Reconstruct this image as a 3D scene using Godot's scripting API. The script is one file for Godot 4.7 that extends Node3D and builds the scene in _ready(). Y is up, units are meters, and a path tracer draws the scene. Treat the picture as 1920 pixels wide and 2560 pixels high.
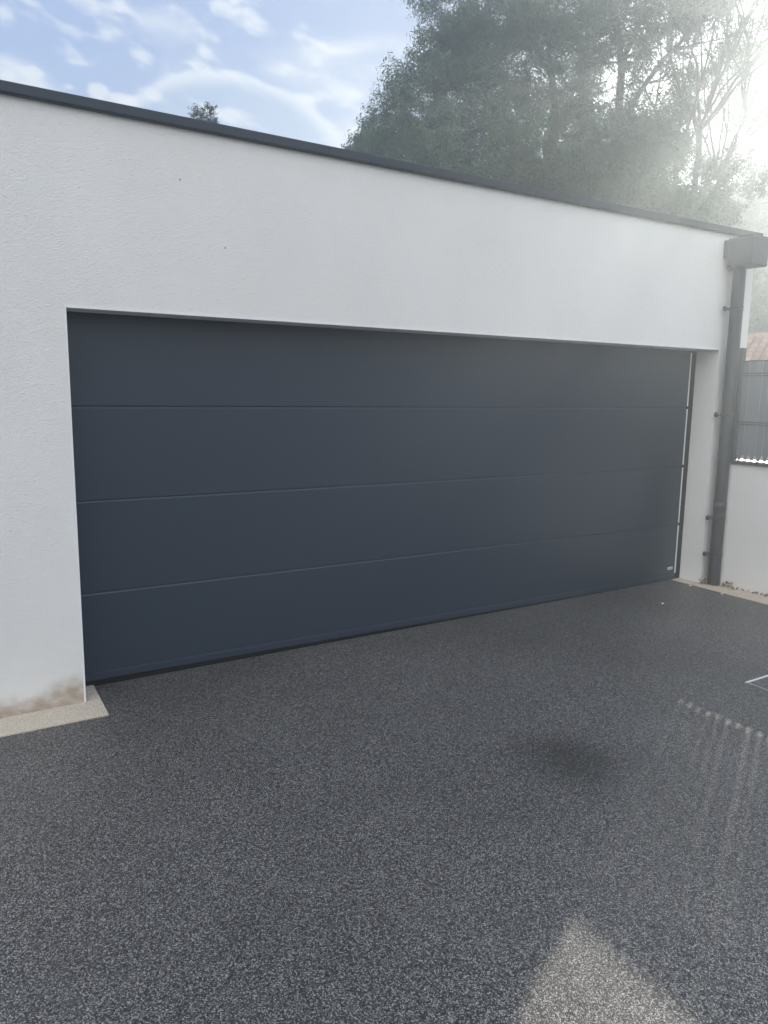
extends Node3D
# A white rendered garage with a wide anthracite sectional door, a dark resin-gravel driveway, a slatted boundary fence and tall trees behind.

const SUN_AZ := 60.6
const SUN_EL := 21.9
const TILT := 0.0073          # the driveway rises very slightly towards the boundary wall

var rng := RandomNumberGenerator.new()
var wob := FastNoiseLite.new()

func _ready() -> void:
	rng.seed = 4711
	wob.seed = 5
	wob.frequency = 0.9
	set_camera()
	set_sky_and_sun()
	make_materials()
	build_ground()
	build_garage()
	build_boundary()
	build_downpipe()
	build_paving()
	build_drain_cover()
	build_neighbour_house()
	build_trees()
	build_small_things()

# ---------------------------------------------------------------- camera, sky, sun
func set_camera() -> void:
	var cam := Camera3D.new()
	cam.name = "camera"
	cam.position = Vector3(-0.608, 1.622, 3.981)
	cam.rotation_degrees = Vector3(-9.02, -31.235, 0.805)
	cam.fov = 68.53
	cam.near = 0.05
	cam.far = 600.0
	add_child(cam)
	cam.current = true

func sun_vector() -> Vector3:
	var a := deg_to_rad(SUN_AZ)
	var e := deg_to_rad(SUN_EL)
	return Vector3(sin(a) * cos(e), sin(e), -cos(a) * cos(e))

func set_sky_and_sun() -> void:
	var sun := DirectionalLight3D.new()
	sun.name = "sun"
	sun.light_energy = 1.05
	sun.light_color = Color(1.0, 0.96, 0.90)
	sun.light_angular_distance = 0.5
	sun.shadow_enabled = true
	add_child(sun)
	sun.look_at_from_position(sun_vector() * 50.0, Vector3.ZERO, Vector3.UP)
	var env := Environment.new()
	env.background_mode = Environment.BG_SKY
	var sky := Sky.new()
	var pm := PanoramaSkyMaterial.new()
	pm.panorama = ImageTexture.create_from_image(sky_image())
	sky.sky_material = pm
	env.sky = sky
	env.background_energy_multiplier = 1.0
	env.tonemap_mode = Environment.TONE_MAPPER_LINEAR
	env.tonemap_exposure = 2.2
	env.sdfgi_enabled = true
	env.ssao_enabled = true
	env.ssil_enabled = true
	env.volumetric_fog_enabled = true
	env.volumetric_fog_density = 0.021
	env.volumetric_fog_albedo = Color(0.92, 0.97, 1.0)
	env.volumetric_fog_anisotropy = 0.68
	var we := WorldEnvironment.new()
	we.name = "world_environment"
	we.environment = env
	add_child(we)

var n_a := FastNoiseLite.new()
var n_b := FastNoiseLite.new()
var n_c := FastNoiseLite.new()
var n_w := FastNoiseLite.new()

func sky_color(az: float, el: float) -> Color:
	# az from -z towards +x and el above the horizon, both in degrees
	var e := maxf(el, 0.0)
	var ar := deg_to_rad(az)
	var er := deg_to_rad(e)
	var d := Vector3(sin(ar) * cos(er), sin(er), -cos(ar) * cos(er))
	var away := rad_to_deg(acos(clampf(d.dot(sun_vector()), -1.0, 1.0)))
	var h := pow(1.0 - sin(er), 3.0)
	var c := Vector3(0.075, 0.145, 0.315).lerp(Vector3(0.18, 0.25, 0.38), h)
	# clouds lie on a layer overhead, seen in perspective
	var s := 1.0 / (sin(er) + 0.16)
	var q := Vector3(d.x * s, d.z * s, 0.0) * 2.2
	var wx := n_w.get_noise_2d(q.x, q.y) * 0.55
	var wy := n_w.get_noise_2d(q.x + 37.0, q.y - 11.0) * 0.55
	var f := n_a.get_noise_2d(q.x + wx, q.y + wy)
	var fine := n_b.get_noise_2d(q.x + wx * 0.6, q.y + wy * 0.6)
	var curl := n_c.get_noise_3d(d.x + wx * 0.02, d.y * 2.6 + d.x * 0.5, d.z)
	# added brightness and cloud away from the sun, to light the front wall
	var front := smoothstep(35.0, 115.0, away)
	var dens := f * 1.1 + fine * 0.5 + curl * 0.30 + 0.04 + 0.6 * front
	# a broken sheet of cloud thickens towards the trees
	dens += 0.70 * blob(az, el, 28.5, 20.6, 7.0, 3.4) + 0.32 * blob(az, el, 14.8, 23.2, 3.6, 1.7) - 0.55 * blob(az, el, 8.0, 20.0, 8.0, 5.0) - 0.30 * blob(az, el, 20.5, 24.0, 5.0, 2.2)
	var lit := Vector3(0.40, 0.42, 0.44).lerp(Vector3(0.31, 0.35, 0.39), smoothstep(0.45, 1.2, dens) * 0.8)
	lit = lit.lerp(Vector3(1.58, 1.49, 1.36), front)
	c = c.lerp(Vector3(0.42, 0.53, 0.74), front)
	c = c.lerp(lit, smoothstep(-0.15, 1.05, dens) * 0.85)
	# one broad heap of cloud, dark in the middle, stands low over the garage roof
	var u := wrapf(az - 19.8, -180.0, 180.0) / 8.6
	var v := (el - 16.0) / 5.0
	var arch := 1.0 - sqrt(u * u + v * v * (1.0 if v > 0.0 else 0.4)) + curl * 0.085 + fine * 0.05
	if arch > 0.0 and el > 0.0:
		var core := smoothstep(0.02, 0.26 + 0.10 * curl, arch)
		c = c.lerp(Vector3(0.45, 0.47, 0.485).lerp(Vector3(0.14, 0.215, 0.34), core), smoothstep(0.0, 0.09, arch) * 0.8)
	# small white puffs along its left foot
	var puff := 0.0
	for p: Array in PUFFS:
		puff = maxf(puff, 1.0 - Vector2(wrapf(az - p[0], -180.0, 180.0) / p[2], (el - p[1]) / p[3]).length())
	puff += curl * 1.0 - 0.05
	if puff > 0.0:
		c = c.lerp(Vector3(0.44, 0.46, 0.48), smoothstep(0.0, 0.55, puff) * 0.75)
	# air brightens towards the sun
	var g := exp(-away / 15.0)
	var g2 := exp(-away / 5.0)
	c = c.lerp(Vector3(0.62, 0.62, 0.60), clampf(g * 1.1, 0.0, 0.95)) + Vector3(1.0, 0.96, 0.88) * g2 * 1.4
	return Color(c.x, c.y, c.z)

const PUFFS = [[7.4, 19.4, 0.9, 0.5], [6.0, 19.0, 0.6, 0.35], [9.6, 18.9, 0.7, 0.3], [11.2, 18.9, 1.0, 0.55], [13.2, 18.5, 1.4, 0.6], [15.0, 19.0, 1.6, 0.8]]

func blob(az: float, el: float, a: float, e: float, ra: float, re: float) -> float:
	return maxf(0.0, 1.0 - Vector2(wrapf(az - a, -180.0, 180.0) / ra, (el - e) / re).length())

func sky_image() -> Image:
	n_a.seed = 21
	n_a.noise_type = FastNoiseLite.TYPE_SIMPLEX_SMOOTH
	n_a.frequency = 0.42
	n_a.fractal_octaves = 3
	n_b.seed = 8
	n_b.noise_type = FastNoiseLite.TYPE_SIMPLEX_SMOOTH
	n_b.frequency = 1.5
	n_b.fractal_octaves = 5
	n_c.seed = 12
	n_c.noise_type = FastNoiseLite.TYPE_SIMPLEX_SMOOTH
	n_c.frequency = 14.0
	n_c.fractal_octaves = 5
	n_w.seed = 3
	n_w.frequency = 0.8
	n_w.fractal_octaves = 2
	var w := 720
	var hh := 360
	var im := Image.create(w, hh, false, Image.FORMAT_RGBF)
	for y in hh:
		var el := 90.0 - (y + 0.5) * 180.0 / hh
		if el < -2.0:
			break
		for x in w:
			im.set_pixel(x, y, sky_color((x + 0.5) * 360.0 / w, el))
	var low := Color(0.30, 0.31, 0.33)
	var first := int(hh * 92.0 / 180.0)
	im.fill_rect(Rect2i(0, first, w, hh - first), low)
	im.resize(4096, 2048, Image.INTERPOLATE_CUBIC)
	for y in range(700, 980):          # the part that is looked at most is worked out finely
		var el := 90.0 - (y + 0.5) * 180.0 / 2048.0
		for x in range(0, 760):
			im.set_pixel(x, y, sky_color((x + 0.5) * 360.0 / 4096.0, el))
	return im

# ---------------------------------------------------------------- helpers
func lin(r: float, g: float, b: float) -> Color:
	return Color(r, g, b).linear_to_srgb()

func surf() -> SurfaceTool:
	var st := SurfaceTool.new()
	st.begin(Mesh.PRIMITIVE_TRIANGLES)
	return st

func commit(called: String, st: SurfaceTool, m: Material, parent: Node = self, smooth := false) -> MeshInstance3D:
	st.generate_normals()
	var o := MeshInstance3D.new()
	o.name = called
	o.mesh = st.commit()
	o.material_override = m
	parent.add_child(o, true)
	return o

var used := {}
func numbered(called: String) -> String:
	var n: int = used.get(called, 0)
	used[called] = n + 1
	return called if n == 0 else "%s_%03d" % [called, n]

func part(called: String, st: SurfaceTool, m: Material, parent: Node) -> MeshInstance3D:
	st.generate_normals()
	return part_mesh(called, st.commit(), m, parent)

func part_mesh(called: String, mesh: Mesh, m: Material, parent: Node) -> MeshInstance3D:
	var o := MeshInstance3D.new()
	var n := 0
	var nm := called
	while parent.has_node(nm):
		n += 1
		nm = "%s_%03d" % [called, n]
	o.name = nm
	o.mesh = mesh
	o.material_override = m
	parent.add_child(o, true)
	return o

func thing(called: String, label: String, category: String, at := Vector3.ZERO, group := "") -> Node3D:
	var o := Node3D.new()
	o.name = numbered(called)
	o.position = at
	add_child(o)
	tag(o, label, category, group)
	return o

func tag(o: Node, label: String, category: String, group := "") -> void:
	o.set_meta("label", label)
	o.set_meta("category", category)
	if group:
		o.set_meta("group", group)

func structure(called: String, st: SurfaceTool, m: Material) -> MeshInstance3D:
	var o := commit(called, st, m)
	o.set_meta("kind", "structure")
	return o

func tri(st: SurfaceTool, a: Vector3, b: Vector3, c: Vector3) -> void:
	st.set_smooth_group(-1)
	st.add_vertex(a)
	st.add_vertex(b)
	st.add_vertex(c)

func quad(st: SurfaceTool, a: Vector3, b: Vector3, c: Vector3, d: Vector3) -> void:
	# corners clockwise as seen from the front
	tri(st, a, b, c)
	tri(st, a, c, d)

func box(st: SurfaceTool, lo: Vector3, hi: Vector3) -> void:
	var p := [Vector3(lo.x, lo.y, lo.z), Vector3(hi.x, lo.y, lo.z), Vector3(hi.x, hi.y, lo.z), Vector3(lo.x, hi.y, lo.z),
		Vector3(lo.x, lo.y, hi.z), Vector3(hi.x, lo.y, hi.z), Vector3(hi.x, hi.y, hi.z), Vector3(lo.x, hi.y, hi.z)]
	quad(st, p[7], p[6], p[5], p[4])
	quad(st, p[2], p[3], p[0], p[1])
	quad(st, p[3], p[7], p[4], p[0])
	quad(st, p[6], p[2], p[1], p[5])
	quad(st, p[3], p[2], p[6], p[7])
	quad(st, p[4], p[5], p[1], p[0])

# a box whose long and short edges are all chamfered
func soft_box(st: SurfaceTool, lo: Vector3, hi: Vector3, r: float) -> void:
	var c := (lo + hi) * 0.5
	var h := (hi - lo) * 0.5
	var q := h - Vector3(r, r, r)
	var face := func(n: Vector3, u: Vector3, v: Vector3) -> void:
		var o: Vector3 = c + n * absf(n.dot(h))
		var du: Vector3 = u * absf(u.dot(q))
		var dv: Vector3 = v * absf(v.dot(q))
		quad(st, o - du + dv, o + du + dv, o + du - dv, o - du - dv)
	var ax := [Vector3.RIGHT, Vector3.UP, Vector3.BACK]
	for i in 3:
		for s: float in [-1.0, 1.0]:
			var n: Vector3 = ax[i] * s
			var u: Vector3 = ax[(i + 1) % 3]
			var v: Vector3 = n.cross(u)
			face.call(n, u, v)
	for i in 3:               # edge bands along axis i
		var a: Vector3 = ax[i]
		var b: Vector3 = ax[(i + 1) % 3]
		var d: Vector3 = ax[(i + 2) % 3]
		var al := a * a.dot(q)
		for sb: float in [-1.0, 1.0]:
			for sd: float in [-1.0, 1.0]:
				var p1: Vector3 = c + b * sb * b.dot(h) + d * sd * d.dot(q)
				var p2: Vector3 = c + b * sb * b.dot(q) + d * sd * d.dot(h)
				if sb * sd > 0.0:
					quad(st, p1 + al, p2 + al, p2 - al, p1 - al)
				else:
					quad(st, p2 + al, p1 + al, p1 - al, p2 - al)
	for sx: float in [-1.0, 1.0]:
		for sy: float in [-1.0, 1.0]:
			for sz: float in [-1.0, 1.0]:
				var a := c + Vector3(sx * h.x, sy * q.y, sz * q.z)
				var b := c + Vector3(sx * q.x, sy * h.y, sz * q.z)
				var d := c + Vector3(sx * q.x, sy * q.y, sz * h.z)
				if sx * sy * sz > 0.0:
					tri(st, a, d, b)
				else:
					tri(st, a, b, d)

# a profile of (z, y) points, in order round the section, swept along x
func sweep_x(st: SurfaceTool, prof: PackedVector2Array, x0: float, x1: float) -> void:
	var n := prof.size()
	if Geometry2D.is_polygon_clockwise(prof):
		prof = prof.duplicate()
		prof.reverse()
	for i in n:
		var a := prof[i]
		var b := prof[(i + 1) % n]
		quad(st, Vector3(x0, b.y, b.x), Vector3(x1, b.y, b.x), Vector3(x1, a.y, a.x), Vector3(x0, a.y, a.x))
	var t := Geometry2D.triangulate_polygon(prof)
	for k in range(0, t.size(), 3):
		var p := prof[t[k]]
		var q := prof[t[k + 1]]
		var r := prof[t[k + 2]]
		if (q - p).cross(r - p) < 0.0:
			var sw := q
			q = r
			r = sw
		tri(st, Vector3(x1, p.y, p.x), Vector3(x1, q.y, q.x), Vector3(x1, r.y, r.x))
		tri(st, Vector3(x0, p.y, p.x), Vector3(x0, r.y, r.x), Vector3(x0, q.y, q.x))

# a round tube through points that carry their own radius (x, y, z, r)
func tube(st: SurfaceTool, pts: Array, sides := 8, cap := true) -> void:
	var n := pts.size()
	var rings := []
	var up := Vector3.RIGHT
	for i in n:
		var p := Vector3(pts[i][0], pts[i][1], pts[i][2])
		var a = pts[maxi(i - 1, 0)]
		var b = pts[mini(i + 1, n - 1)]
		var t := (Vector3(b[0], b[1], b[2]) - Vector3(a[0], a[1], a[2])).normalized()
		up = (up - t * up.dot(t))
		if up.length() < 0.05:
			up = Vector3.BACK - t * Vector3.BACK.dot(t)
		up = up.normalized()
		var side := t.cross(up)
		var ring := []
		for k in sides:
			var ang := TAU * k / sides
			ring.append(p + (up * cos(ang) + side * sin(ang)) * float(pts[i][3]))
		rings.append(ring)
	st.set_smooth_group(1)
	for i in n - 1:
		for k in sides:
			var k2 := (k + 1) % sides
			var a: Vector3 = rings[i][k]
			var b: Vector3 = rings[i][k2]
			var c: Vector3 = rings[i + 1][k2]
			var d: Vector3 = rings[i + 1][k]
			for v: Vector3 in [d, c, b, d, b, a]:
				st.add_vertex(v)
	if cap:
		for e in [0, n - 1]:
			var ctr := Vector3(pts[e][0], pts[e][1], pts[e][2])
			for k in sides:
				var k2 := (k + 1) % sides
				if e == 0:
					tri(st, ctr, rings[e][k], rings[e][k2])
				else:
					tri(st, ctr, rings[e][k2], rings[e][k])

# ---------------------------------------------------------------- materials
var m_plaster: StandardMaterial3D
var m_plaster_stained: StandardMaterial3D
var m_bead: StandardMaterial3D
var m_coping: StandardMaterial3D
var m_door: StandardMaterial3D
var m_rubber: StandardMaterial3D
var m_trim: StandardMaterial3D
var m_drive: StandardMaterial3D
var m_earth: StandardMaterial3D
var m_slab: StandardMaterial3D
var m_pipe: StandardMaterial3D
var m_fence: StandardMaterial3D
var m_slat: StandardMaterial3D
var m_metal: StandardMaterial3D
var m_bark: StandardMaterial3D
var m_tile: StandardMaterial3D
var m_dry: StandardMaterial3D
var m_print: StandardMaterial3D
var m_roof: StandardMaterial3D

func noise_image(size: int, kind: int, freq: float, octaves: int, sd: int, cell := -1) -> Image:
	var n := FastNoiseLite.new()
	n.seed = sd
	n.noise_type = kind
	n.frequency = freq
	if octaves > 1:
		n.fractal_type = FastNoiseLite.FRACTAL_FBM
		n.fractal_octaves = octaves
	else:
		n.fractal_type = FastNoiseLite.FRACTAL_NONE
	if cell >= 0:
		n.cellular_return_type = cell
		n.cellular_distance_function = FastNoiseLite.DISTANCE_EUCLIDEAN
		n.cellular_jitter = 0.9
	return n.get_seamless_image(size, size, false, false, 0.08)

func cell_image(size: int, freq: float, sd: int, what: int) -> Image:
	var n := FastNoiseLite.new()
	n.seed = sd
	n.noise_type = FastNoiseLite.TYPE_CELLULAR
	n.frequency = freq
	n.fractal_type = FastNoiseLite.FRACTAL_NONE
	n.cellular_return_type = what
	n.cellular_distance_function = FastNoiseLite.DISTANCE_EUCLIDEAN
	n.cellular_jitter = 0.9
	return n.get_image(size, size)

# scratched render: short grains laid over one another, wrapping round at the edges
func render_image(size: int, grains: int) -> Image:
	var r := RandomNumberGenerator.new()
	r.seed = 31
	var h := PackedFloat32Array()
	h.resize(size * size)
	for i in grains:
		var cx := r.randf() * size
		var cy := r.randf() * size
		var ang := r.randfn() * 0.7
		var la := r.randf_range(2.4, 4.8)
		var lb := r.randf_range(1.3, 2.2)
		var amp := r.randf_range(0.35, 1.0) * (1.0 if r.randf() < 0.8 else -1.3)
		var ca := cos(ang)
		var sa := sin(ang)
		var reach := int(la) + 1
		var fx := cx - floorf(cx)
		var fy := cy - floorf(cy)
		for dy in range(-reach, reach + 1):
			for dx in range(-reach, reach + 1):
				var ex := dx - fx
				var ey := dy - fy
				var u := (ex * ca + ey * sa) / la
				var v := (ey * ca - ex * sa) / lb
				var q := 1.0 - u * u - v * v
				if q > 0.0:
					var k := posmod(int(cy) + dy, size) * size + posmod(int(cx) + dx, size)
					h[k] += amp * q
	var b := PackedByteArray()
	b.resize(size * size)
	for i in size * size:
		b[i] = int(clampf(h[i] * 0.22 + 0.25, 0.0, 1.0) * 255.0)
	return Image.create_from_data(size, size, false, Image.FORMAT_L8, b)

func tex(im: Image) -> ImageTexture:
	return ImageTexture.create_from_image(im)

func plain(c: Color, rough: float, metal := 0.0) -> StandardMaterial3D:
	var m := StandardMaterial3D.new()
	m.albedo_color = c
	m.roughness = rough
	m.metallic = metal
	return m

func planar(m: StandardMaterial3D, tile: float) -> void:
	m.uv1_triplanar = true
	m.uv1_world_triplanar = true
	m.uv1_scale = Vector3.ONE / tile
	m.uv1_triplanar_sharpness = 6.0

# pebble texture: colour per pebble, darker along the gaps between, and a height map
func pebble_images(size: int, freq: float, sd: int, ramp: Array, gap: float) -> Array:
	var val := cell_image(size, freq, sd, FastNoiseLite.RETURN_CELL_VALUE)
	var dis := cell_image(size, freq, sd, FastNoiseLite.RETURN_DISTANCE2_SUB)
	val.convert(Image.FORMAT_L8)
	dis.convert(Image.FORMAT_L8)
	var v := val.get_data()
	var d := dis.get_data()
	var col := PackedByteArray()
	col.resize(size * size * 3)
	var lut_r := PackedByteArray()
	var lut_g := PackedByteArray()
	var lut_b := PackedByteArray()
	var grad := Gradient.new()
	grad.offsets = PackedFloat32Array(ramp.map(func(a): return a[0]))
	grad.colors = PackedColorArray(ramp.map(func(a): return a[1].linear_to_srgb()))
	for i in 256:
		var h := (i * 167 + 29) % 256       # scramble so that neighbouring values differ
		var c := grad.sample(h / 255.0)
		lut_r.append(int(c.r * 255.0))
		lut_g.append(int(c.g * 255.0))
		lut_b.append(int(c.b * 255.0))
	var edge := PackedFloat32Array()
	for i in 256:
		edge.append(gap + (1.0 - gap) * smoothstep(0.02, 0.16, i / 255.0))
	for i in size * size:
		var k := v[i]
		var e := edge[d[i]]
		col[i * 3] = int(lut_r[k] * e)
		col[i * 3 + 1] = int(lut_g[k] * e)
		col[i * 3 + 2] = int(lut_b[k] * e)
	return [Image.create_from_data(size, size, false, Image.FORMAT_RGB8, col), dis]

func make_materials() -> void:
	# scratched white render
	var wormy := render_image(1024, 70000)
	m_plaster = plain(lin(0.85, 0.832, 0.80), 0.92)
	m_plaster.heightmap_enabled = true
	m_plaster.heightmap_texture = tex(wormy)
	m_plaster.heightmap_scale = 0.32
	planar(m_plaster, 1.5)
	m_plaster.metallic_specular = 0.3
	m_plaster_stained = m_plaster.duplicate()
	m_plaster_stained.vertex_color_use_as_albedo = true
	m_bead = plain(lin(0.83, 0.83, 0.83), 0.5)
	# powder-coated anthracite
	var grain := noise_image(512, FastNoiseLite.TYPE_SIMPLEX_SMOOTH, 0.18, 2, 31)
	m_door = plain(lin(0.030, 0.043, 0.063), 0.36)
	m_door.heightmap_enabled = true
	m_door.heightmap_texture = tex(grain)
	m_door.heightmap_scale = 0.02
	planar(m_door, 0.5)
	m_coping = plain(lin(0.020, 0.029, 0.041), 0.5)
	m_rubber = plain(lin(0.012, 0.012, 0.013), 0.8)
	m_trim = plain(lin(0.80, 0.81, 0.82), 0.4)
	m_pipe = plain(lin(0.036, 0.040, 0.046), 0.38)
	m_fence = plain(lin(0.040, 0.045, 0.052), 0.5)
	m_slat = plain(lin(0.19, 0.205, 0.225), 0.5)
	m_metal = plain(lin(0.62, 0.63, 0.65), 0.35, 0.8)
	m_roof = plain(lin(0.12, 0.12, 0.12), 0.9)
	m_print = plain(lin(0.05, 0.05, 0.06), 0.6)
	# resin-bound dark gravel
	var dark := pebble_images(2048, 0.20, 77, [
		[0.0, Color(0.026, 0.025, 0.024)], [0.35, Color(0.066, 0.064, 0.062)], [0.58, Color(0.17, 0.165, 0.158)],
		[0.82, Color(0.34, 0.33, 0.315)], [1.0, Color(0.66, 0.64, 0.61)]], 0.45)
	m_drive = plain(Color.WHITE, 0.38)
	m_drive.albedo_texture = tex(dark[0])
	m_drive.heightmap_enabled = true
	m_drive.heightmap_texture = tex(dark[1])
	m_drive.heightmap_scale = 0.35
	m_drive.uv1_scale = Vector3(1.0 / 1.5, 1.0 / 1.5, 1.0)
	m_drive.detail_enabled = true
	m_drive.detail_albedo = tex(wear_image())
	m_drive.detail_blend_mode = BaseMaterial3D.BLEND_MODE_MUL
	m_drive.detail_uv_layer = BaseMaterial3D.DETAIL_UV_2
	# pale exposed aggregate for the edging slabs
	var pale := pebble_images(1024, 0.20, 13, [
		[0.0, Color(0.58, 0.49, 0.37)], [0.5, Color(0.70, 0.61, 0.48)], [0.85, Color(0.78, 0.70, 0.58)], [1.0, Color(0.85, 0.80, 0.71)]], 0.72)
	m_slab = plain(Color.WHITE, 0.85)
	m_slab.albedo_texture = tex(pale[0])
	m_slab.heightmap_enabled = true
	m_slab.heightmap_texture = tex(pale[1])
	m_slab.heightmap_scale = 0.15
	planar(m_slab, 0.9)
	# soil and rough grass beyond the plot
	var soil := noise_image(512, FastNoiseLite.TYPE_SIMPLEX_SMOOTH, 0.05, 5, 71)
	m_earth = plain(lin(0.07, 0.08, 0.04), 0.95)
	m_earth.heightmap_enabled = true
	m_earth.heightmap_texture = tex(soil)
	m_earth.heightmap_scale = 3.0
	planar(m_earth, 2.0)
	var bark := noise_image(512, FastNoiseLite.TYPE_SIMPLEX_SMOOTH, 0.06, 4, 91)
	m_bark = plain(lin(0.075, 0.065, 0.052), 0.9)
	m_bark.heightmap_enabled = true
	m_bark.heightmap_texture = tex(bark)
	m_bark.heightmap_scale = 1.5
	planar(m_bark, 0.5)
	m_tile = plain(Color.WHITE, 0.85)
	m_dry = plain(lin(0.22, 0.12, 0.055), 0.85)
	m_dry.cull_mode = BaseMaterial3D.CULL_DISABLED

# broad, faint differences of tone over the driveway, with one old dark drip stain
func wear_image() -> Image:
	var n := FastNoiseLite.new()
	n.seed = 15
	n.frequency = 0.55
	n.fractal_octaves = 4
	var s := 256
	var im := Image.create(s, s, false, Image.FORMAT_RGB8)
	for y in s:
		for x in s:
			var p := Vector2(x, y) / float(s) * 12.0 + Vector2(-6.0, -1.0)   # metres
			var k := 0.93 + 0.10 * n.get_noise_2d(p.x, p.y)
			var r := (p - Vector2(1.73, 1.67)).length() + 0.10 * n.get_noise_2d(p.x * 3.0, p.y * 3.0)
			k *= 1.0 - 0.30 * (1.0 - smoothstep(0.03, 0.33, r))
			im.set_pixel(x, y, Color(k, k, k))
	return im

# ---------------------------------------------------------------- ground
func gy(x: float) -> float:
	return TILT * x

func build_ground() -> void:
	var st := surf()
	quad(st, Vector3(-75, -0.16, -75), Vector3(75, -0.16, -75), Vector3(75, -0.16, 75), Vector3(-75, -0.16, 75))
	structure("ground", st, m_earth)
	# driveway: one sheet that rises a little to the right
	st = surf()
	var xs := [-6.0, 0.0, 4.885]
	var zs := [-0.21, 5.0, 11.0]
	for i in 2:
		for k in 2:
			var c := []
			for q in [[0, 0], [1, 0], [1, 1], [0, 1]]:
				c.append(Vector3(xs[i + q[0]], gy(xs[i + q[0]]), zs[k + q[1]]))
			for j in [0, 1, 2, 0, 2, 3]:
				var p: Vector3 = c[j]
				st.set_smooth_group(-1)
				st.set_uv(Vector2(p.x, p.z))
				st.set_uv2(Vector2((p.x + 6.0) / 12.0, (p.z + 1.0) / 12.0))
				st.add_vertex(p)
	structure("driveway", st, m_drive)

# ---------------------------------------------------------------- garage
const W := 5.0
const H := 2.007
const BACK := -0.212
const TOP := 2.94

func build_garage() -> void:
	var g := thing("garage", "white rendered flat-roofed garage with a wide dark sectional door", "garage")
	var st := surf()
	var x0 := -3.2
	var x1 := 5.372
	# front wall round the opening; the foot of the left pier has a mesh of its own for its stain
	coat(st, x0, x1, H, TOP)
	coat(st, x0, 0.0, 0.4, H)
	coat(st, W, x1, -0.15, H)
	st.set_color(Color.WHITE)
	# soffit and reveals
	quad(st, Vector3(0, H, 0), Vector3(W, H, 0), Vector3(W, H, BACK), Vector3(0, H, BACK))
	quad(st, Vector3(0, H, 0), Vector3(0, H, BACK), Vector3(0, -0.15, BACK), Vector3(0, -0.15, 0))
	quad(st, Vector3(W, H, BACK), Vector3(W, H, 0), Vector3(W, -0.15, 0), Vector3(W, -0.15, BACK))
	# inner face of the front wall
	quad(st, Vector3(x1, TOP, BACK), Vector3(x0, TOP, BACK), Vector3(x0, H, BACK), Vector3(x1, H, BACK))
	quad(st, Vector3(0, H, BACK), Vector3(x0, H, BACK), Vector3(x0, -0.15, BACK), Vector3(0, -0.15, BACK))
	quad(st, Vector3(x1, H, BACK), Vector3(W, H, BACK), Vector3(W, -0.15, BACK), Vector3(x1, -0.15, BACK))
	# ends and top of the front wall
	quad(st, Vector3(x1, TOP, 0), Vector3(x1, TOP, BACK), Vector3(x1, -0.15, BACK), Vector3(x1, -0.15, 0))
	quad(st, Vector3(x0, TOP, BACK), Vector3(x0, TOP, 0), Vector3(x0, -0.15, 0), Vector3(x0, -0.15, BACK))
	quad(st, Vector3(x0, TOP, BACK), Vector3(x1, TOP, BACK), Vector3(x1, TOP, 0), Vector3(x0, TOP, 0))
	part("front_wall", st, m_plaster_stained, g)
	# damp, dirty foot of the left pier
	var n := FastNoiseLite.new()
	n.seed = 9
	n.frequency = 2.2
	n.fractal_octaves = 4
	st = surf()
	var step := 0.0125
	var cols := 88
	var rows := 36
	var lo := -0.05
	st.set_smooth_group(-1)
	var tone := func(p: Vector3) -> Color:
		var edge := 0.095 + 0.11 * n.get_noise_2d(p.x * 1.0, 3.0) + 0.03 * n.get_noise_2d(p.x * 5.0, p.y * 5.0)
		edge -= 0.05 * smoothstep(-0.35, -0.75, p.x) - 0.035 * smoothstep(-0.30, -0.10, p.x)
		var k := (1.0 - smoothstep(edge * 0.35, edge + 0.05, p.y)) * (0.9 + 0.5 * n.get_noise_2d(p.x * 6.0, p.y * 9.0))
		var film := 0.12 * (1.0 - smoothstep(0.0, 0.38, p.y)) * (0.5 + 0.5 * n.get_noise_2d(p.x * 1.5 + 9.0, p.y * 1.5))
		k = clampf(k, 0.0, 1.0)
		return coat_tone(p).lerp(Color(0.90, 0.87, 0.82), clampf(film * 6.0, 0.0, 1.0) * 0.45).lerp(Color(0.50, 0.42, 0.34), k)
	for i in cols:
		for j in rows:
			var a := Vector3(-1.1 + i * step, lo + j * step, 0)
			var b := a + Vector3(step, 0, 0)
			var c := a + Vector3(step, step, 0)
			var d := a + Vector3(0, step, 0)
			for v: Vector3 in [d, c, b, d, b, a]:
				st.set_color(tone.call(v))
				st.set_normal(Vector3.BACK)
				st.add_vertex(v)
	for v: Vector3 in [Vector3(x0, 0.4, 0), Vector3(-1.1, 0.4, 0), Vector3(-1.1, -0.05, 0), Vector3(x0, 0.4, 0), Vector3(-1.1, -0.05, 0), Vector3(x0, -0.05, 0)]:
		st.set_color(Color(0.95, 0.94, 0.92))
		st.set_normal(Vector3.BACK)
		st.add_vertex(v)
	for v: Vector3 in [Vector3(x0, -0.05, 0), Vector3(0, -0.05, 0), Vector3(0, -0.15, 0), Vector3(x0, -0.05, 0), Vector3(0, -0.15, 0), Vector3(x0, -0.15, 0)]:
		st.set_color(Color(0.5, 0.42, 0.34))
		st.set_normal(Vector3.BACK)
		st.add_vertex(v)
	var foot := part_mesh("wall_foot", st.commit(), m_plaster_stained, g)
	foot.set_meta("label", "foot of the left pier with a brown damp stain")
	# the other walls and the flat roof behind the parapet
	st = surf()
	box(st, Vector3(x1 - 0.2, -0.15, -6.0), Vector3(x1, TOP, BACK - 0.002))
	part("side_wall", st, m_plaster, g)
	st = surf()
	box(st, Vector3(x0, -0.15, -6.0), Vector3(x0 + 0.2, TOP, BACK - 0.002))
	part("side_wall", st, m_plaster, g)
	st = surf()
	box(st, Vector3(x0 + 0.202, -0.15, -6.0), Vector3(x1 - 0.202, TOP, -5.8))
	part("rear_wall", st, m_plaster, g)
	st = surf()
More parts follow.
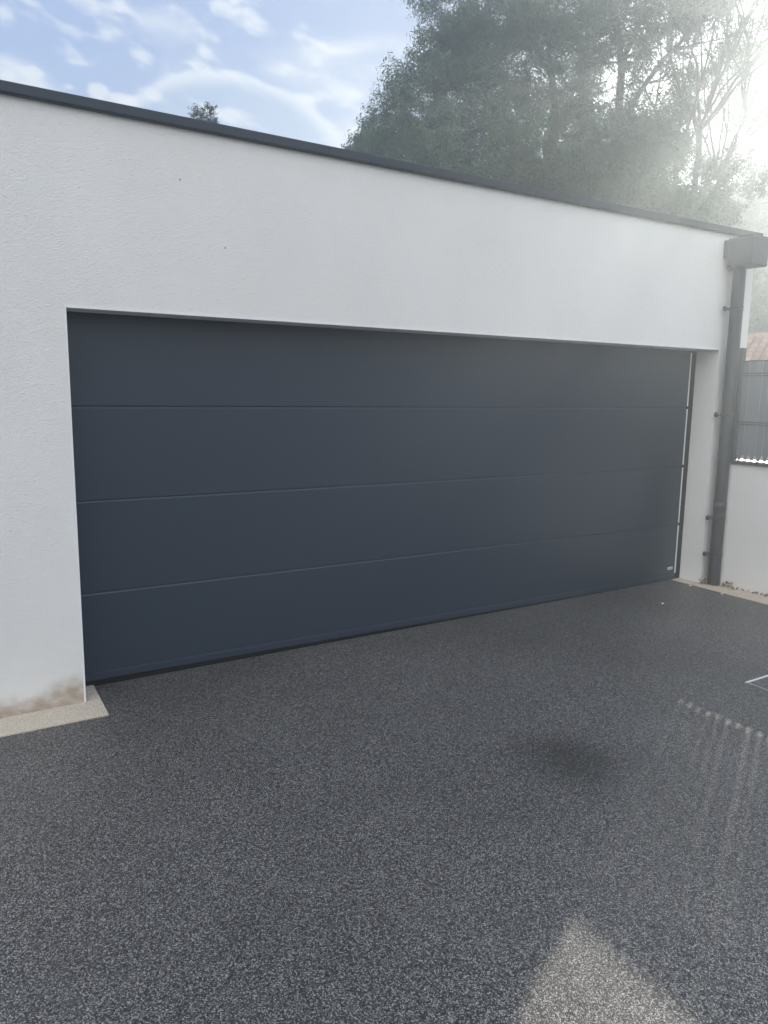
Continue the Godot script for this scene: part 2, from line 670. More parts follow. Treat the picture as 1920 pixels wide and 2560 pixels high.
	box(st, Vector3(x0 + 0.203, 2.45, -5.797), Vector3(x1 - 0.203, 2.65, BACK - 0.004))
	part("roof", st, m_roof, g)
	st = surf()
	box(st, Vector3(x0 + 0.203, -0.1, -5.797), Vector3(x1 - 0.203, -0.02, BACK - 0.06))
	part("floor", st, m_roof, g)
	# metal coping: a dark folded fascia along the top of the wall, in two lengths
	var prof := PackedVector2Array([Vector2(0.003, 2.915), Vector2(0.028, 2.915), Vector2(0.034, 2.921), Vector2(0.034, 2.961), Vector2(0.030, 2.965), Vector2(-0.24, 2.957), Vector2(-0.24, 2.941), Vector2(0.003, 2.941)])
	st = surf()
	sweep_x(st, prof, x0 - 0.03, 1.398)
	part("coping", st, m_coping, g)
	st = surf()
	sweep_x(st, prof, 1.401, 5.41)
	part("coping", st, m_coping, g)
	# smooth corner beads that show as pale lines round the opening
	st = surf()
	box(st, Vector3(-0.007, -0.003, 0.0005), Vector3(0.002, H - 0.002, 0.0035))
	part("corner_bead", st, m_bead, g)
	st = surf()
	box(st, Vector3(-0.007, H - 0.0015, 0.0005), Vector3(W + 0.007, H + 0.007, 0.0035))
	part("corner_bead", st, m_bead, g)
	st = surf()
	box(st, Vector3(W - 0.002, 0.03, 0.0005), Vector3(W + 0.009, H - 0.002, 0.004))
	part("corner_bead", st, m_bead, g)
	build_door(g)
	# two dark specks on the render
	for p: Vector2 in [Vector2(0.572, 2.672), Vector2(0.803, 2.365)]:
		st = surf()
		tube(st, [[p.x, p.y, 0.0, 0.0035], [p.x, p.y, 0.004, 0.0025]], 7)
		part("nail_hole_mark", st, m_rubber, g)

# a stretch of the front coat whose white is a little uneven, as trowelled render is
func coat(st: SurfaceTool, x0: float, x1: float, y0: float, y1: float) -> void:
	var nx := maxi(2, int((x1 - x0) / 0.12))
	var ny := maxi(2, int((y1 - y0) / 0.12))
	for i in nx:
		for j in ny:
			var a := Vector3(lerpf(x0, x1, float(i) / nx), lerpf(y0, y1, float(j) / ny), 0)
			var c := Vector3(lerpf(x0, x1, (i + 1.0) / nx), lerpf(y0, y1, (j + 1.0) / ny), 0)
			var b := Vector3(c.x, a.y, 0)
			var d := Vector3(a.x, c.y, 0)
			st.set_smooth_group(-1)
			for v: Vector3 in [d, c, b, d, b, a]:
				st.set_color(coat_tone(v))
				st.add_vertex(v)

func coat_tone(p: Vector3) -> Color:
	var k := 0.965 + 0.035 * wob.get_noise_2d(p.x * 1.4, p.y * 1.1) + 0.02 * wob.get_noise_2d(p.x * 5.0, p.y * 1.2 + 40.0)
	return Color(k, k * 0.998, k * 0.993)

func build_door(g: Node3D) -> void:
	var ys := [0.077, 0.527, 1.033, 1.532, 2.04]
	var z := BACK
	var door := Node3D.new()
	door.name = "garage_door"
	g.add_child(door)
	door.set_meta("label", "anthracite sectional garage door of four smooth panels")
	for k in 4:
		var a: float = ys[k] + 0.0012
		var b: float = ys[k + 1] - 0.0012
		var st := surf()
		sweep_x(st, PackedVector2Array([Vector2(z - 0.04, a), Vector2(z - 0.001, a), Vector2(z, a + 0.001), Vector2(z, b - 0.011), Vector2(z - 0.006, b), Vector2(z - 0.012, b), Vector2(z - 0.04, b)]), -0.04, 4.931)
		part("panel", st, m_door, door)
	# what closes the joints behind
	for k in 3:
		var st := surf()
		box(st, Vector3(-0.04, ys[k + 1] - 0.012, z - 0.034), Vector3(4.93, ys[k + 1] + 0.012, z - 0.0125))
		part("joint_seal", st, m_rubber, door)
	# bottom rail with a sloping lip, and the rubber foot in its shadow
	var st := surf()
	sweep_x(st, PackedVector2Array([Vector2(z - 0.04, 0.038), Vector2(z + 0.012, 0.038), Vector2(z + 0.012, 0.072), Vector2(z + 0.001, 0.0785), Vector2(z - 0.04, 0.0785)]), -0.04, 4.935)
	part("bottom_rail", st, m_door, door)
	st = surf()
	sweep_x(st, PackedVector2Array([Vector2(z - 0.035, -0.02), Vector2(z - 0.012, -0.02), Vector2(z - 0.006, 0.037), Vector2(z - 0.035, 0.037)]), -0.04, 4.935)
	part("rubber_seal", st, m_rubber, door)
	# pale end caps of the four panels, broken at each hinge
	for k in 4:
		st = surf()
		box(st, Vector3(4.9315, ys[k] + 0.012, z - 0.03), Vector3(4.945, minf(ys[k + 1] - 0.012, 1.99), z + 0.002))
		part("end_cap", st, m_trim, door)
	# dark side frame and its top piece
	st = surf()
	box(st, Vector3(4.946, 0.04, z - 0.05), Vector3(4.998, 2.005, z + 0.006))
	part("door_frame", st, m_rubber, door)
	st = surf()
	box(st, Vector3(0.002, H + 0.003, z - 0.06), Vector3(4.998, H + 0.16, z - 0.005))
	part("door_frame", st, m_rubber, door)
	# small white maker's plate near the bottom right corner
	var plate := surf()
	soft_box(plate, Vector3(4.842, 0.128, z - 0.001), Vector3(4.902, 0.151, z + 0.002), 0.0008)
	var o := part("maker_plate", plate, m_trim, door)
	o.set_meta("label", "small white plate with a dark line of print")
	var bar := surf()
	box(bar, Vector3(4.853, 0.1365, z + 0.0022), Vector3(4.894, 0.1435, z + 0.003))
	part("print_bar", bar, m_print, g.get_node("garage_door"))

# ---------------------------------------------------------------- boundary wall and fence
const BX := 5.11

func build_boundary() -> void:
	var w := thing("boundary_wall", "low white rendered boundary wall with a dark coping, right of the downpipe", "wall", Vector3(BX, 0.037, 0.002))
	var st := surf()
	box(st, Vector3(0, -0.18, 0), Vector3(0.2, 1.041, 3.4))
	part("wall_body", st, m_plaster, w)
	st = surf()
	soft_box(st, Vector3(-0.022, 1.0412, 0.0), Vector3(0.222, 1.0712, 3.42), 0.004)
	part("coping", st, m_coping, w)
	var f := thing("slat_fence", "grey fence of upright privacy slats in wire mesh on the boundary wall", "fence", Vector3(BX + 0.055, 1.11, 0.0))
	st = surf()
	soft_box(st, Vector3(-0.03, -0.001, 0.056), Vector3(0.03, 0.905, 0.120), 0.004)
	soft_box(st, Vector3(-0.033, 0.9052, 0.053), Vector3(0.033, 0.914, 0.123), 0.003)
	part("post", st, m_fence, f)
	st = surf()
	soft_box(st, Vector3(-0.03, -0.001, 2.60), Vector3(0.03, 0.905, 2.664), 0.004)
	part("post", st, m_fence, f)
	# wire rails, a pair at each fold
	for y: float in [0.808, 0.71, 0.69, 0.315, 0.295]:
		st = surf()
		tube(st, [[-0.012, y, 0.119, 0.0032], [-0.012, y, 2.601, 0.0032]], 6)
		part("wire_rail", st, m_fence, f)
	# slats: one mesh with a rounded foot, repeated; each stands a little out of true
	var slat := surf()
	var half := 0.0265
	var pts := PackedVector2Array([Vector2(-half, 0.045), Vector2(-half + 0.012, 0.034), Vector2(-half + 0.015, 0.004), Vector2(half - 0.015, 0.004), Vector2(half - 0.012, 0.034), Vector2(half, 0.045), Vector2(half, 0.815), Vector2(-half, 0.815)])
	var np := pts.size()
	for i in np:
		var a := pts[i]
		var b := pts[(i + 1) % np]
		quad(slat, Vector3(-0.0015, b.y, b.x), Vector3(-0.0015, a.y, a.x), Vector3(0.0015, a.y, a.x), Vector3(0.0015, b.y, b.x))
	var t := Geometry2D.triangulate_polygon(pts)
	for k in range(0, t.size(), 3):
		var p := pts[t[k]]
		var q := pts[t[k + 1]]
		var r := pts[t[k + 2]]
		tri(slat, Vector3(-0.0015, p.y, p.x), Vector3(-0.0015, q.y, q.x), Vector3(-0.0015, r.y, r.x))
		tri(slat, Vector3(0.0015, p.y, p.x), Vector3(0.0015, r.y, r.x), Vector3(0.0015, q.y, q.x))
	slat.generate_normals()
	var mesh := slat.commit()
	var spare := m_slat.duplicate()
	spare.albedo_color = lin(0.205, 0.22, 0.24)
	for i in 44:
		var o := part_mesh("slat", mesh, m_slat if rng.randf() < 0.6 else spare, f)
		o.position = Vector3(rng.randf_range(-0.001, 0.001), rng.randf_range(-0.003, 0.003), 0.155 + i * 0.0562)
		o.rotation_degrees = Vector3(rng.randf_range(-0.12, 0.12), rng.randf_range(-2.5, 2.5), 0.0)

# ---------------------------------------------------------------- downpipe
func build_downpipe() -> void:
	var d := thing("downpipe", "dark grey downpipe with a square rainwater head at the garage corner", "downpipe", Vector3(5.058, 0.037, 0.09))
	var st := surf()
	tube(st, [[0, 0.001, 0, 0.05], [0, 2.62, 0, 0.05]], 28)
	part("pipe", st, m_pipe, d)
	st = surf()
	tube(st, [[0, 0.63, 0, 0.0500], [0, 0.6305, 0, 0.0516], [0, 0.72, 0, 0.0516], [0, 0.7205, 0, 0.0500]], 28, false)
	part("sleeve", st, m_pipe, d)
	# rainwater head: a box under the wall outlet, its foot set back from the wall
	st = surf()
	soft_box(st, Vector3(-0.105, 2.613, -0.042), Vector3(0.105, 2.822, 0.165), 0.003)
	part("rainwater_head", st, m_pipe, d)
	st = surf()
	soft_box(st, Vector3(-0.109, 2.8222, -0.046), Vector3(0.109, 2.832, 0.169), 0.002)
	part("head_rim", st, m_pipe, d)
	st = surf()
	soft_box(st, Vector3(-0.103, 2.69, -0.0885), Vector3(0.103, 2.825, -0.0425), 0.002)
	part("wall_outlet", st, m_pipe, d)
	for y: float in [2.295, 1.443, 0.58, 0.268]:
		var b := surf()
		for k: float in [-0.010, 0.010]:
			tube(b, [[0, y + k - 0.006, 0, 0.0502], [0, y + k - 0.004, 0, 0.0545], [0, y + k + 0.004, 0, 0.0545], [0, y + k + 0.006, 0, 0.0502]], 24, false)
		tube(b, [[-0.045, y, -0.02, 0.007], [-0.075, y, -0.046, 0.007]], 8)
		tube(b, [[-0.02, y, -0.045, 0.006], [-0.02, y, -0.0885, 0.006]], 8)
		var o := part("bracket", b, m_pipe, d)
		var s := surf()
		tube(s, [[-0.066, y, -0.042, 0.012], [-0.072, y, -0.047, 0.020], [-0.082, y, -0.055, 0.021], [-0.088, y, -0.060, 0.014], [-0.089, y, -0.061, 0.004]], 12)
		part("clamp_knob", s, m_pipe, o)

# ---------------------------------------------------------------- paving
func build_paving() -> void:
	# L-shaped pale edging round the foot of the left pier
	var st := surf()
	var pts := PackedVector2Array([Vector2(-3.0, 0.001), Vector2(0.0005, 0.001), Vector2(0.0005, -0.228), Vector2(0.078, -0.228), Vector2(0.072, 0.219), Vector2(-3.0, 0.219)])
	var tp := Geometry2D.triangulate_polygon(pts)
	var top := func(p: Vector2) -> Vector3: return Vector3(p.x, gy(p.x) + 0.006, p.y)
	for k in range(0, tp.size(), 3):
		var p := pts[tp[k]]
		var q := pts[tp[k + 1]]
		var r := pts[tp[k + 2]]
		if (q - p).cross(r - p) < 0.0:
			var sw := q
			q = r
			r = sw
		tri(st, top.call(p), top.call(q), top.call(r))
	var n := pts.size()
	for i in n:
		var a: Vector3 = top.call(pts[i])
		var b: Vector3 = top.call(pts[(i + 1) % n])
		quad(st, b, a, a - Vector3(0, 0.05, 0), b - Vector3(0, 0.05, 0))
	var o := commit("edging_strip", st, m_slab)
	tag(o, "pale beige aggregate edging strip round the foot of the left wall", "paving")
	var cuts := [-0.205, 0.030, 0.318, 0.84, 1.34, 1.84, 2.4]
	var says := ["short pale paving slab at the foot of the right door jamb", "pale paving slab on which the downpipe stands", "pale paving slab at the wall, second after the downpipe slab's joint", "pale paving slab along the boundary wall, fourth from the garage", "pale paving slab along the boundary wall, fifth from the garage", "pale paving slab along the boundary wall, farthest from the garage"]
	says[2] = "pale paving slab along the boundary wall, cut by the photo's right edge"
	for i in 6:
		var s := surf()
		var x1 := 4.997 if i == 0 else 5.108
		soft_box(s, Vector3(4.887, -0.06, cuts[i] + 0.003), Vector3(x1, 0.041, cuts[i + 1] - 0.003), 0.003)
		var slab := commit(numbered("paving_slab"), s, m_slab)
		tag(slab, says[i], "paving slab", "paving slabs along the right wall")
	# mortar bed under the slabs
	var bed := surf()
	box(bed, Vector3(4.89, -0.1, -0.2), Vector3(5.106, 0.030, 2.4))
	structure("slab_bed", bed, m_roof)

func build_drain_cover() -> void:
	var at := Vector3(3.262, gy(3.262), 1.575)
	var c := thing("drain_cover", "square recessed drain cover with a pale metal frame, filled with gravel", "drain cover", at)
	var s := 0.5
	var t := 0.008
	var up := 0.004
	for e: Array in [[0.0, 0.0, s, t], [0.0, s - t, s, s], [0.0, t, t, s - t], [s - t, t, s, s - t]]:
		var st := surf()
		box(st, Vector3(e[0], -0.02, e[1]), Vector3(e[2], up + 0.0025, e[3]))
		part("frame_side", st, m_trim if e[1] == 0.0 else m_metal, c)
	c.rotation.z = atan(TILT)

# ---------------------------------------------------------------- neighbour
func build_neighbour_house() -> void:
	var h := thing("neighbour_house", "low house with a terracotta tiled roof beyond the fence", "house", Vector3(16.5, 0.80, -6.3))
	# local axes: ridge along x, the visible slope falls towards +z
	h.rotation_degrees.y = -66.0
	h.scale = Vector3.ONE * 0.77
	var st := surf()
	box(st, Vector3(-4.0, -1.25, -3.0), Vector3(4.0, 1.75, 2.2))
	part("wall", st, plain(lin(0.55, 0.50, 0.42), 0.9), h)
	st = surf()
	var rise := 1.20
	var run := 2.75
	quad(st, Vector3(-4.2, 2.90, 0), Vector3(4.2, 2.90, 0), Vector3(4.2, 2.90 - rise, run), Vector3(-4.2, 2.90 - rise, run))
	quad(st, Vector3(4.2, 2.90, 0), Vector3(-4.2, 2.90, 0), Vector3(-4.2, 2.90 - rise - 0.15, -run - 0.4), Vector3(4.2, 2.90 - rise - 0.15, -run - 0.4))
	for sx: float in [-4.2, 4.2]:
		tri(st, Vector3(sx, 2.90, 0), Vector3(sx, 1.70, run), Vector3(sx, 1.55, -run - 0.4))
	var deck := part("roof", st, plain(lin(0.22, 0.12, 0.085), 0.9), h)
	var tm := []
	for k in 4:
		var m := plain(lin(0.40 + 0.05 * k, 0.19 + 0.03 * k, 0.13 + 0.025 * k), 0.85)
		m.cull_mode = BaseMaterial3D.CULL_DISABLED
		tm.append(m)
	# one half-round tile, tapered, lying down the slope
	var ts := surf()
	var ln := 0.45
	for k in 6:
		var a0 := PI * k / 6.0
		var a1 := PI * (k + 1) / 6.0
		var f := func(a: float, z: float, r: float, lift: float) -> Vector3: return Vector3(-cos(a) * r, sin(a) * r * 0.75 + lift, z)
		quad(ts, f.call(a0, 0.0, 0.085, 0.0), f.call(a1, 0.0, 0.085, 0.0), f.call(a1, ln, 0.105, 0.03), f.call(a0, ln, 0.105, 0.03))
	ts.generate_normals()
	var tile := ts.commit()
	var slope := atan2(rise, run)
	var rows := 7
	for r in rows:
		for i in 39:
			var o := part_mesh("tile", tile, tm[rng.randi() % 4], deck)
			o.position = Vector3(-4.1 + i * 0.215, 2.93 - sin(slope) * r * 0.37, cos(slope) * r * 0.37)
			o.rotation = Vector3(slope, rng.randf_range(-0.03, 0.03), 0)
	var rt := surf()
	for k in 6:
		var a0 := PI * k / 6.0
		var a1 := PI * (k + 1) / 6.0
		quad(rt, Vector3(-0.2, 0.10 * sin(a0), -0.12 * cos(a0)), Vector3(-0.2, 0.10 * sin(a1), -0.12 * cos(a1)), Vector3(0.22, 0.115 * sin(a1), -0.135 * cos(a1)), Vector3(0.22, 0.115 * sin(a0), -0.135 * cos(a0)))
	rt.generate_normals()
	var ridge := rt.commit()
	for i in 21:
		var o := part_mesh("ridge_tile", ridge, tm[rng.randi() % 4], deck)
		o.position = Vector3(-4.0 + i * 0.4, 2.92, 0)

# ---------------------------------------------------------------- trees
# a spray: a short twig with leaves along it; every leaf is folded at its midrib
func spray_mesh(count: int, length: float, leaf: float, wide: float, droop: float, sd: int) -> ArrayMesh:
	var r := RandomNumberGenerator.new()
	r.seed = sd
	var st := surf()
	for i in count:
		var f := (i + 0.6) / count
		var base := Vector3(0, f * length, 0) + Vector3(r.randf_range(-1, 1), 0, r.randf_range(-1, 1)) * 0.02
		var ang := i * 2.4 + r.randf_range(-0.5, 0.5)
		var outw := Vector3(cos(ang), r.randf_range(0.1, 0.9), sin(ang)).normalized()
		outw = (outw + Vector3(0, -droop * r.randf(), 0)).normalized()
		var side := outw.cross(Vector3(r.randf_range(-1, 1), 1.0, r.randf_range(-1, 1))).normalized()
		var nrm := side.cross(outw).normalized()
		var l := leaf * r.randf_range(0.7, 1.2)
		var w := wide * r.randf_range(0.8, 1.2)
		var mid := base + outw * l * 0.45 - nrm * l * 0.04
		var tip := base + outw * l - nrm * l * 0.16 - Vector3(0, droop * l * 0.35, 0)
		var a := mid + side * w + nrm * w * 0.35
		var b := mid - side * w + nrm * w * 0.35
		tri(st, base, a, mid)
		tri(st, mid, a, tip)
		tri(st, base, mid, b)
		tri(st, mid, tip, b)
	st.generate_normals()
	return st.commit()

func leaf_material(c: Color, back: Color) -> StandardMaterial3D:
	var m := plain(c, 0.55)
	m.cull_mode = BaseMaterial3D.CULL_DISABLED
	m.vertex_color_use_as_albedo = true
	m.backlight_enabled = true
	m.backlight = back
	return m

func bark_tube(st: SurfaceTool, pts: Array, wobble := 0.0, sides := 9) -> void:
	# subdivides and bends the given path a little
	var out := []
	for i in pts.size() - 1:
		var a = pts[i]
		var b = pts[i + 1]
		var n := 4
		for k in n:
			var f := float(k) / n
			var p := Vector3(a[0], a[1], a[2]).lerp(Vector3(b[0], b[1], b[2]), f)
			if not (i == 0 and k == 0):
				p += Vector3(wob.get_noise_3d(p.x * 2.0, p.y * 2.0, 1.0), 0.0, wob.get_noise_3d(p.x * 2.0, p.y * 2.0, 9.0)) * wobble
			out.append([p.x, p.y, p.z, lerpf(a[3], b[3], f)])
	out.append(pts[-1])
	tube(st, out, sides)

func rand_dir(r: RandomNumberGenerator) -> Vector3:
	var v := Vector3(r.randfn(), r.randfn(), r.randfn())
	return v.normalized()

# foliage fills each lobe [x, y, z, radius, density], thinned by noise so that light comes through
func crown(t: Node3D, lobes: Array, per_m2: float, sprays: Array, mat: Material, tones: Array, sd: int, hole := -0.15, scale := 1.0) -> void:
	var r := RandomNumberGenerator.new()
	r.seed = sd
	var nz := FastNoiseLite.new()
	nz.seed = sd
	nz.frequency = 1.25
	nz.fractal_octaves = 3
	var sets := []
	for s in sprays:
		sets.append([[], []])
	for L in lobes:
		var c := Vector3(L[0], L[1], L[2])
		var rad: float = L[3]
		var n := int(per_m2 * rad * rad * 3.14 * L[4])
		for i in n:
			var d := rand_dir(r)
			var k := pow(r.randf(), 0.42)
			var bump := 1.0 + 0.38 * nz.get_noise_3dv((c + d * rad) * 1.6)
			var p := c + d * rad * k * bump * Vector3(1, 0.95, 1)
			if nz.get_noise_3dv(p) < hole + 0.32 * (1.0 - L[4]):
				continue
			var dir := (d * 0.9 + Vector3(0, 0.45, 0) + rand_dir(r) * 0.75).normalized()
			var x := dir.cross(rand_dir(r)).normalized()
			var b := Basis(x, dir, x.cross(dir)).scaled_local(Vector3.ONE * scale * r.randf_range(0.75, 1.2))
			var w := r.randi() % sprays.size()
			sets[w][0].append(Transform3D(b, p - t.position))
			var tone: Color = tones[r.randi() % tones.size()]
			var f := r.randf_range(0.8, 1.2)
			sets[w][1].append(Color(tone.r * f, tone.g * f, tone.b * f))
	for w in sprays.size():
		var mm := MultiMesh.new()
		mm.transform_format = MultiMesh.TRANSFORM_3D
		mm.use_colors = true
		mm.mesh = sprays[w]
		mm.instance_count = sets[w][0].size()
		for i in mm.instance_count:
			mm.set_instance_transform(i, sets[w][0][i])
			mm.set_instance_color(i, sets[w][1][i])
		var o := MultiMeshInstance3D.new()
		o.name = "crown" if w == 0 else "crown_%03d" % w
		o.multimesh = mm
		o.material_override = mat
		o.set_meta("kind", "stuff")
		t.add_child(o, true)

func limb(t: Node3D, called: String, pts: Array, wobble := 0.06) -> void:
	var st := surf()
	bark_tube(st, pts.map(func(p): return [p[0] - t.position.x, p[1] - t.position.y, p[2] - t.position.z, p[3]]), wobble)
	part(called, st, m_bark, t)

# thin branches from points along the given limb out into the lobes
func branchlets(t: Node3D, from: Array, lobes: Array, each: int, sd: int, thick := 0.018) -> void:
	var r := RandomNumberGenerator.new()
	r.seed = sd
	var st := surf()
	for L in lobes:
		for k in each:
			var best = from[0]
			var c := Vector3(L[0], L[1], L[2])
			var goal := c + rand_dir(r) * float(L[3]) * 0.85
			var near := 1e9
			for p in from:
				var dd := Vector3(p[0], p[1], p[2]).distance_to(goal) + (2.0 if p[1] > goal.y - 0.2 else 0.0) + r.randf() * 0.8
				if dd < near:
					near = dd
					best = p
			var a := Vector3(best[0], best[1], best[2])
			var m := a.lerp(goal, 0.5) + Vector3(0, -0.10 * a.distance_to(goal), 0) + rand_dir(r) * 0.12
			bark_tube(st, [[a.x - t.position.x, a.y - t.position.y, a.z - t.position.z, thick], [m.x - t.position.x, m.y - t.position.y, m.z - t.position.z, thick * 0.6], [goal.x - t.position.x, goal.y - t.position.y, goal.z - t.position.z, thick * 0.2]], 0.05, 5)
	part("branches", st, m_bark, t)

const DENSE = [
	[7.68, 6.45, -9.70, 0.66, 1.00],
	[8.41, 7.30, -9.60, 0.86, 1.00],
	[8.48, 8.05, -9.19, 0.55, 1.00],
	[9.46, 7.79, -9.09, 1.35, 0.85],
	[9.55, 9.32, -9.02, 1.50, 0.75],
	[8.56, 5.95, -8.64, 1.20, 1.00],
	[9.85, 6.39, -8.13, 1.40, 0.70],
	[10.19, 8.21, -8.23, 1.40, 0.62],
	[10.64, 9.85, -8.09, 1.50, 0.55],
	[8.11, 5.61, -9.44, 1.10, 1.00],
	[8.93, 5.06, -8.23, 1.60, 1.00],
	[10.03, 5.08, -7.43, 1.30, 0.80],
	[9.15, 8.87, -9.45, 0.70, 0.90],
]
const TALL = [
	[10.00, 5.53, -6.63, 1.00, 0.90],
	[10.20, 8.55, -6.71, 1.10, 0.70],
	[10.71, 8.74, -5.86, 1.15, 0.55],
	[9.92, 7.02, -6.70, 0.75, 0.70],
	[10.59, 7.06, -5.55, 0.90, 0.50],
	[10.74, 6.27, -6.13, 0.80, 0.50],
	[10.38, 6.36, -6.52, 0.70, 0.60],
	[11.21, 8.78, -5.25, 0.90, 0.50],
	[11.13, 7.87, -5.36, 0.85, 0.60],
	[11.57, 8.36, -4.77, 0.85, 1.00],
	[10.88, 9.60, -5.66, 1.40, 0.60],
	[10.80, 7.77, -6.66, 0.70, 0.50],
	[10.27, 9.43, -6.34, 1.20, 0.70],
	[11.58, 7.55, -5.10, 0.50, 0.70],
	[10.02, 8.12, -7.02, 0.80, 0.70],
	[10.76, 8.05, -6.26, 0.70, 0.50],
	[11.12, 6.62, -5.69, 0.60, 0.60],
	[9.89, 5.75, -6.16, 0.80, 0.80],
	[10.49, 5.59, -5.81, 0.80, 0.90],
]
const SPARSE = [
	[10.07, 5.85, -5.07, 0.50, 0.90],
	[10.16, 5.29, -4.96, 0.45, 0.70],
	[10.63, 5.69, -4.70, 0.40, 0.35],
	[10.94, 5.27, -3.93, 0.60, 0.70],
	[11.03, 5.80, -4.32, 0.70, 0.35],
	[11.08, 6.28, -3.73, 0.80, 0.35],
	[10.97, 7.14, -3.89, 0.60, 0.45],
	[10.55, 6.71, -4.80, 0.40, 0.30],
	[10.69, 5.06, -4.29, 0.60, 0.60],
]
const HEDGES = [
	[7.14, 4.12, -7.08, 0.90, 1.00],
	[7.61, 4.19, -6.35, 0.85, 1.00],
	[8.20, 4.21, -5.98, 0.85, 1.00],
	[8.50, 4.20, -5.29, 0.80, 1.00],
	[8.98, 4.24, -4.80, 0.80, 1.00],
	[9.20, 4.09, -4.25, 0.75, 1.00],
	[9.42, 3.99, -4.14, 0.65, 1.00],
	[10.91, 4.26, -4.83, 0.55, 1.00],
	[17.78, 5.11, -8.99, 1.60, 1.00],
	[21.09, 4.60, -8.44, 1.70, 1.00],
	[18.75, 5.10, -8.44, 1.60, 1.00],
]
const LOW = [
	[7.69, 6.59, -10.86, 0.34, 0.90],
	[7.99, 6.88, -10.68, 0.42, 1.00],
	[7.97, 6.01, -10.93, 0.70, 1.00],
]
const TINY = [
	[3.05, 5.57, -7.45, 0.07, 1.00],
	[3.19, 5.63, -7.40, 0.06, 0.90],
	[3.25, 5.64, -7.38, 0.04, 0.80],
	[3.25, 5.47, -7.38, 0.07, 1.00],
	[3.13, 5.45, -7.42, 0.07, 1.00],
	[3.08, 5.31, -7.44, 0.12, 1.00],
	[3.30, 5.34, -7.37, 0.09, 0.90],
]
const TALL_TRUNK = [[10.47, 0.05, -6.13, 0.130], [10.45, 4.27, -6.15, 0.095], [10.40, 6.50, -6.21, 0.075], [10.38, 7.47, -6.23, 0.065]]
const TALL_A = [[10.38, 7.47, -6.23, 0.055], [10.56, 8.08, -6.04, 0.045], [10.79, 8.99, -5.93, 0.035], [10.95, 10.05, -5.89, 0.030]]
const TALL_B = [[10.38, 7.47, -6.23, 0.060], [10.22, 8.01, -6.26, 0.050], [10.04, 8.84, -6.30, 0.030]]
const TALL_C = [[10.42, 6.38, -6.19, 0.055], [10.57, 7.05, -5.87, 0.045], [10.76, 7.48, -5.49, 0.037], [11.05, 7.90, -5.13, 0.030], [11.37, 8.52, -4.72, 0.020]]
const TALL_D = [[10.43, 5.59, -6.17, 0.060], [10.04, 6.23, -6.44, 0.045], [9.85, 6.99, -6.63, 0.030], [9.80, 7.64, -6.68, 0.015]]
const DENSE_TRUNK = [[10.20, 0.22, -7.82, 0.240], [10.26, 4.44, -7.76, 0.200], [10.22, 6.61, -7.80, 0.130], [10.28, 7.13, -7.74, 0.100]]
const DENSE_A = [[10.24, 6.64, -7.78, 0.080], [10.11, 6.81, -7.35, 0.060], [10.21, 6.92, -6.98, 0.040], [10.36, 7.41, -6.83, 0.020]]
const DENSE_B = [[10.28, 7.13, -7.74, 0.080], [10.27, 8.17, -8.02, 0.060], [10.64, 9.85, -8.09, 0.030]]
const DENSE_C = [[10.24, 5.61, -7.78, 0.100], [9.68, 6.51, -8.28, 0.070], [9.46, 7.79, -9.09, 0.040], [9.09, 8.80, -9.37, 0.020]]
const DENSE_D = [[10.24, 5.02, -7.78, 0.100], [9.12, 5.56, -8.47, 0.070], [8.29, 7.01, -9.56, 0.030], [7.63, 7.13, -9.73, 0.015]]
const SP1 = [[10.32, -0.35, -4.77, 0.070], [10.29, 4.60, -4.81, 0.042], [10.27, 5.48, -4.83, 0.035]]
const SP2 = [[10.50, -0.35, -4.54, 0.090], [10.47, 4.60, -4.58, 0.055], [10.48, 5.90, -4.56, 0.042]]
const SP3 = [[10.56, -0.35, -4.46, 0.060], [10.54, 4.47, -4.48, 0.042], [10.69, 5.06, -4.29, 0.035], [10.80, 5.80, -4.13, 0.016]]


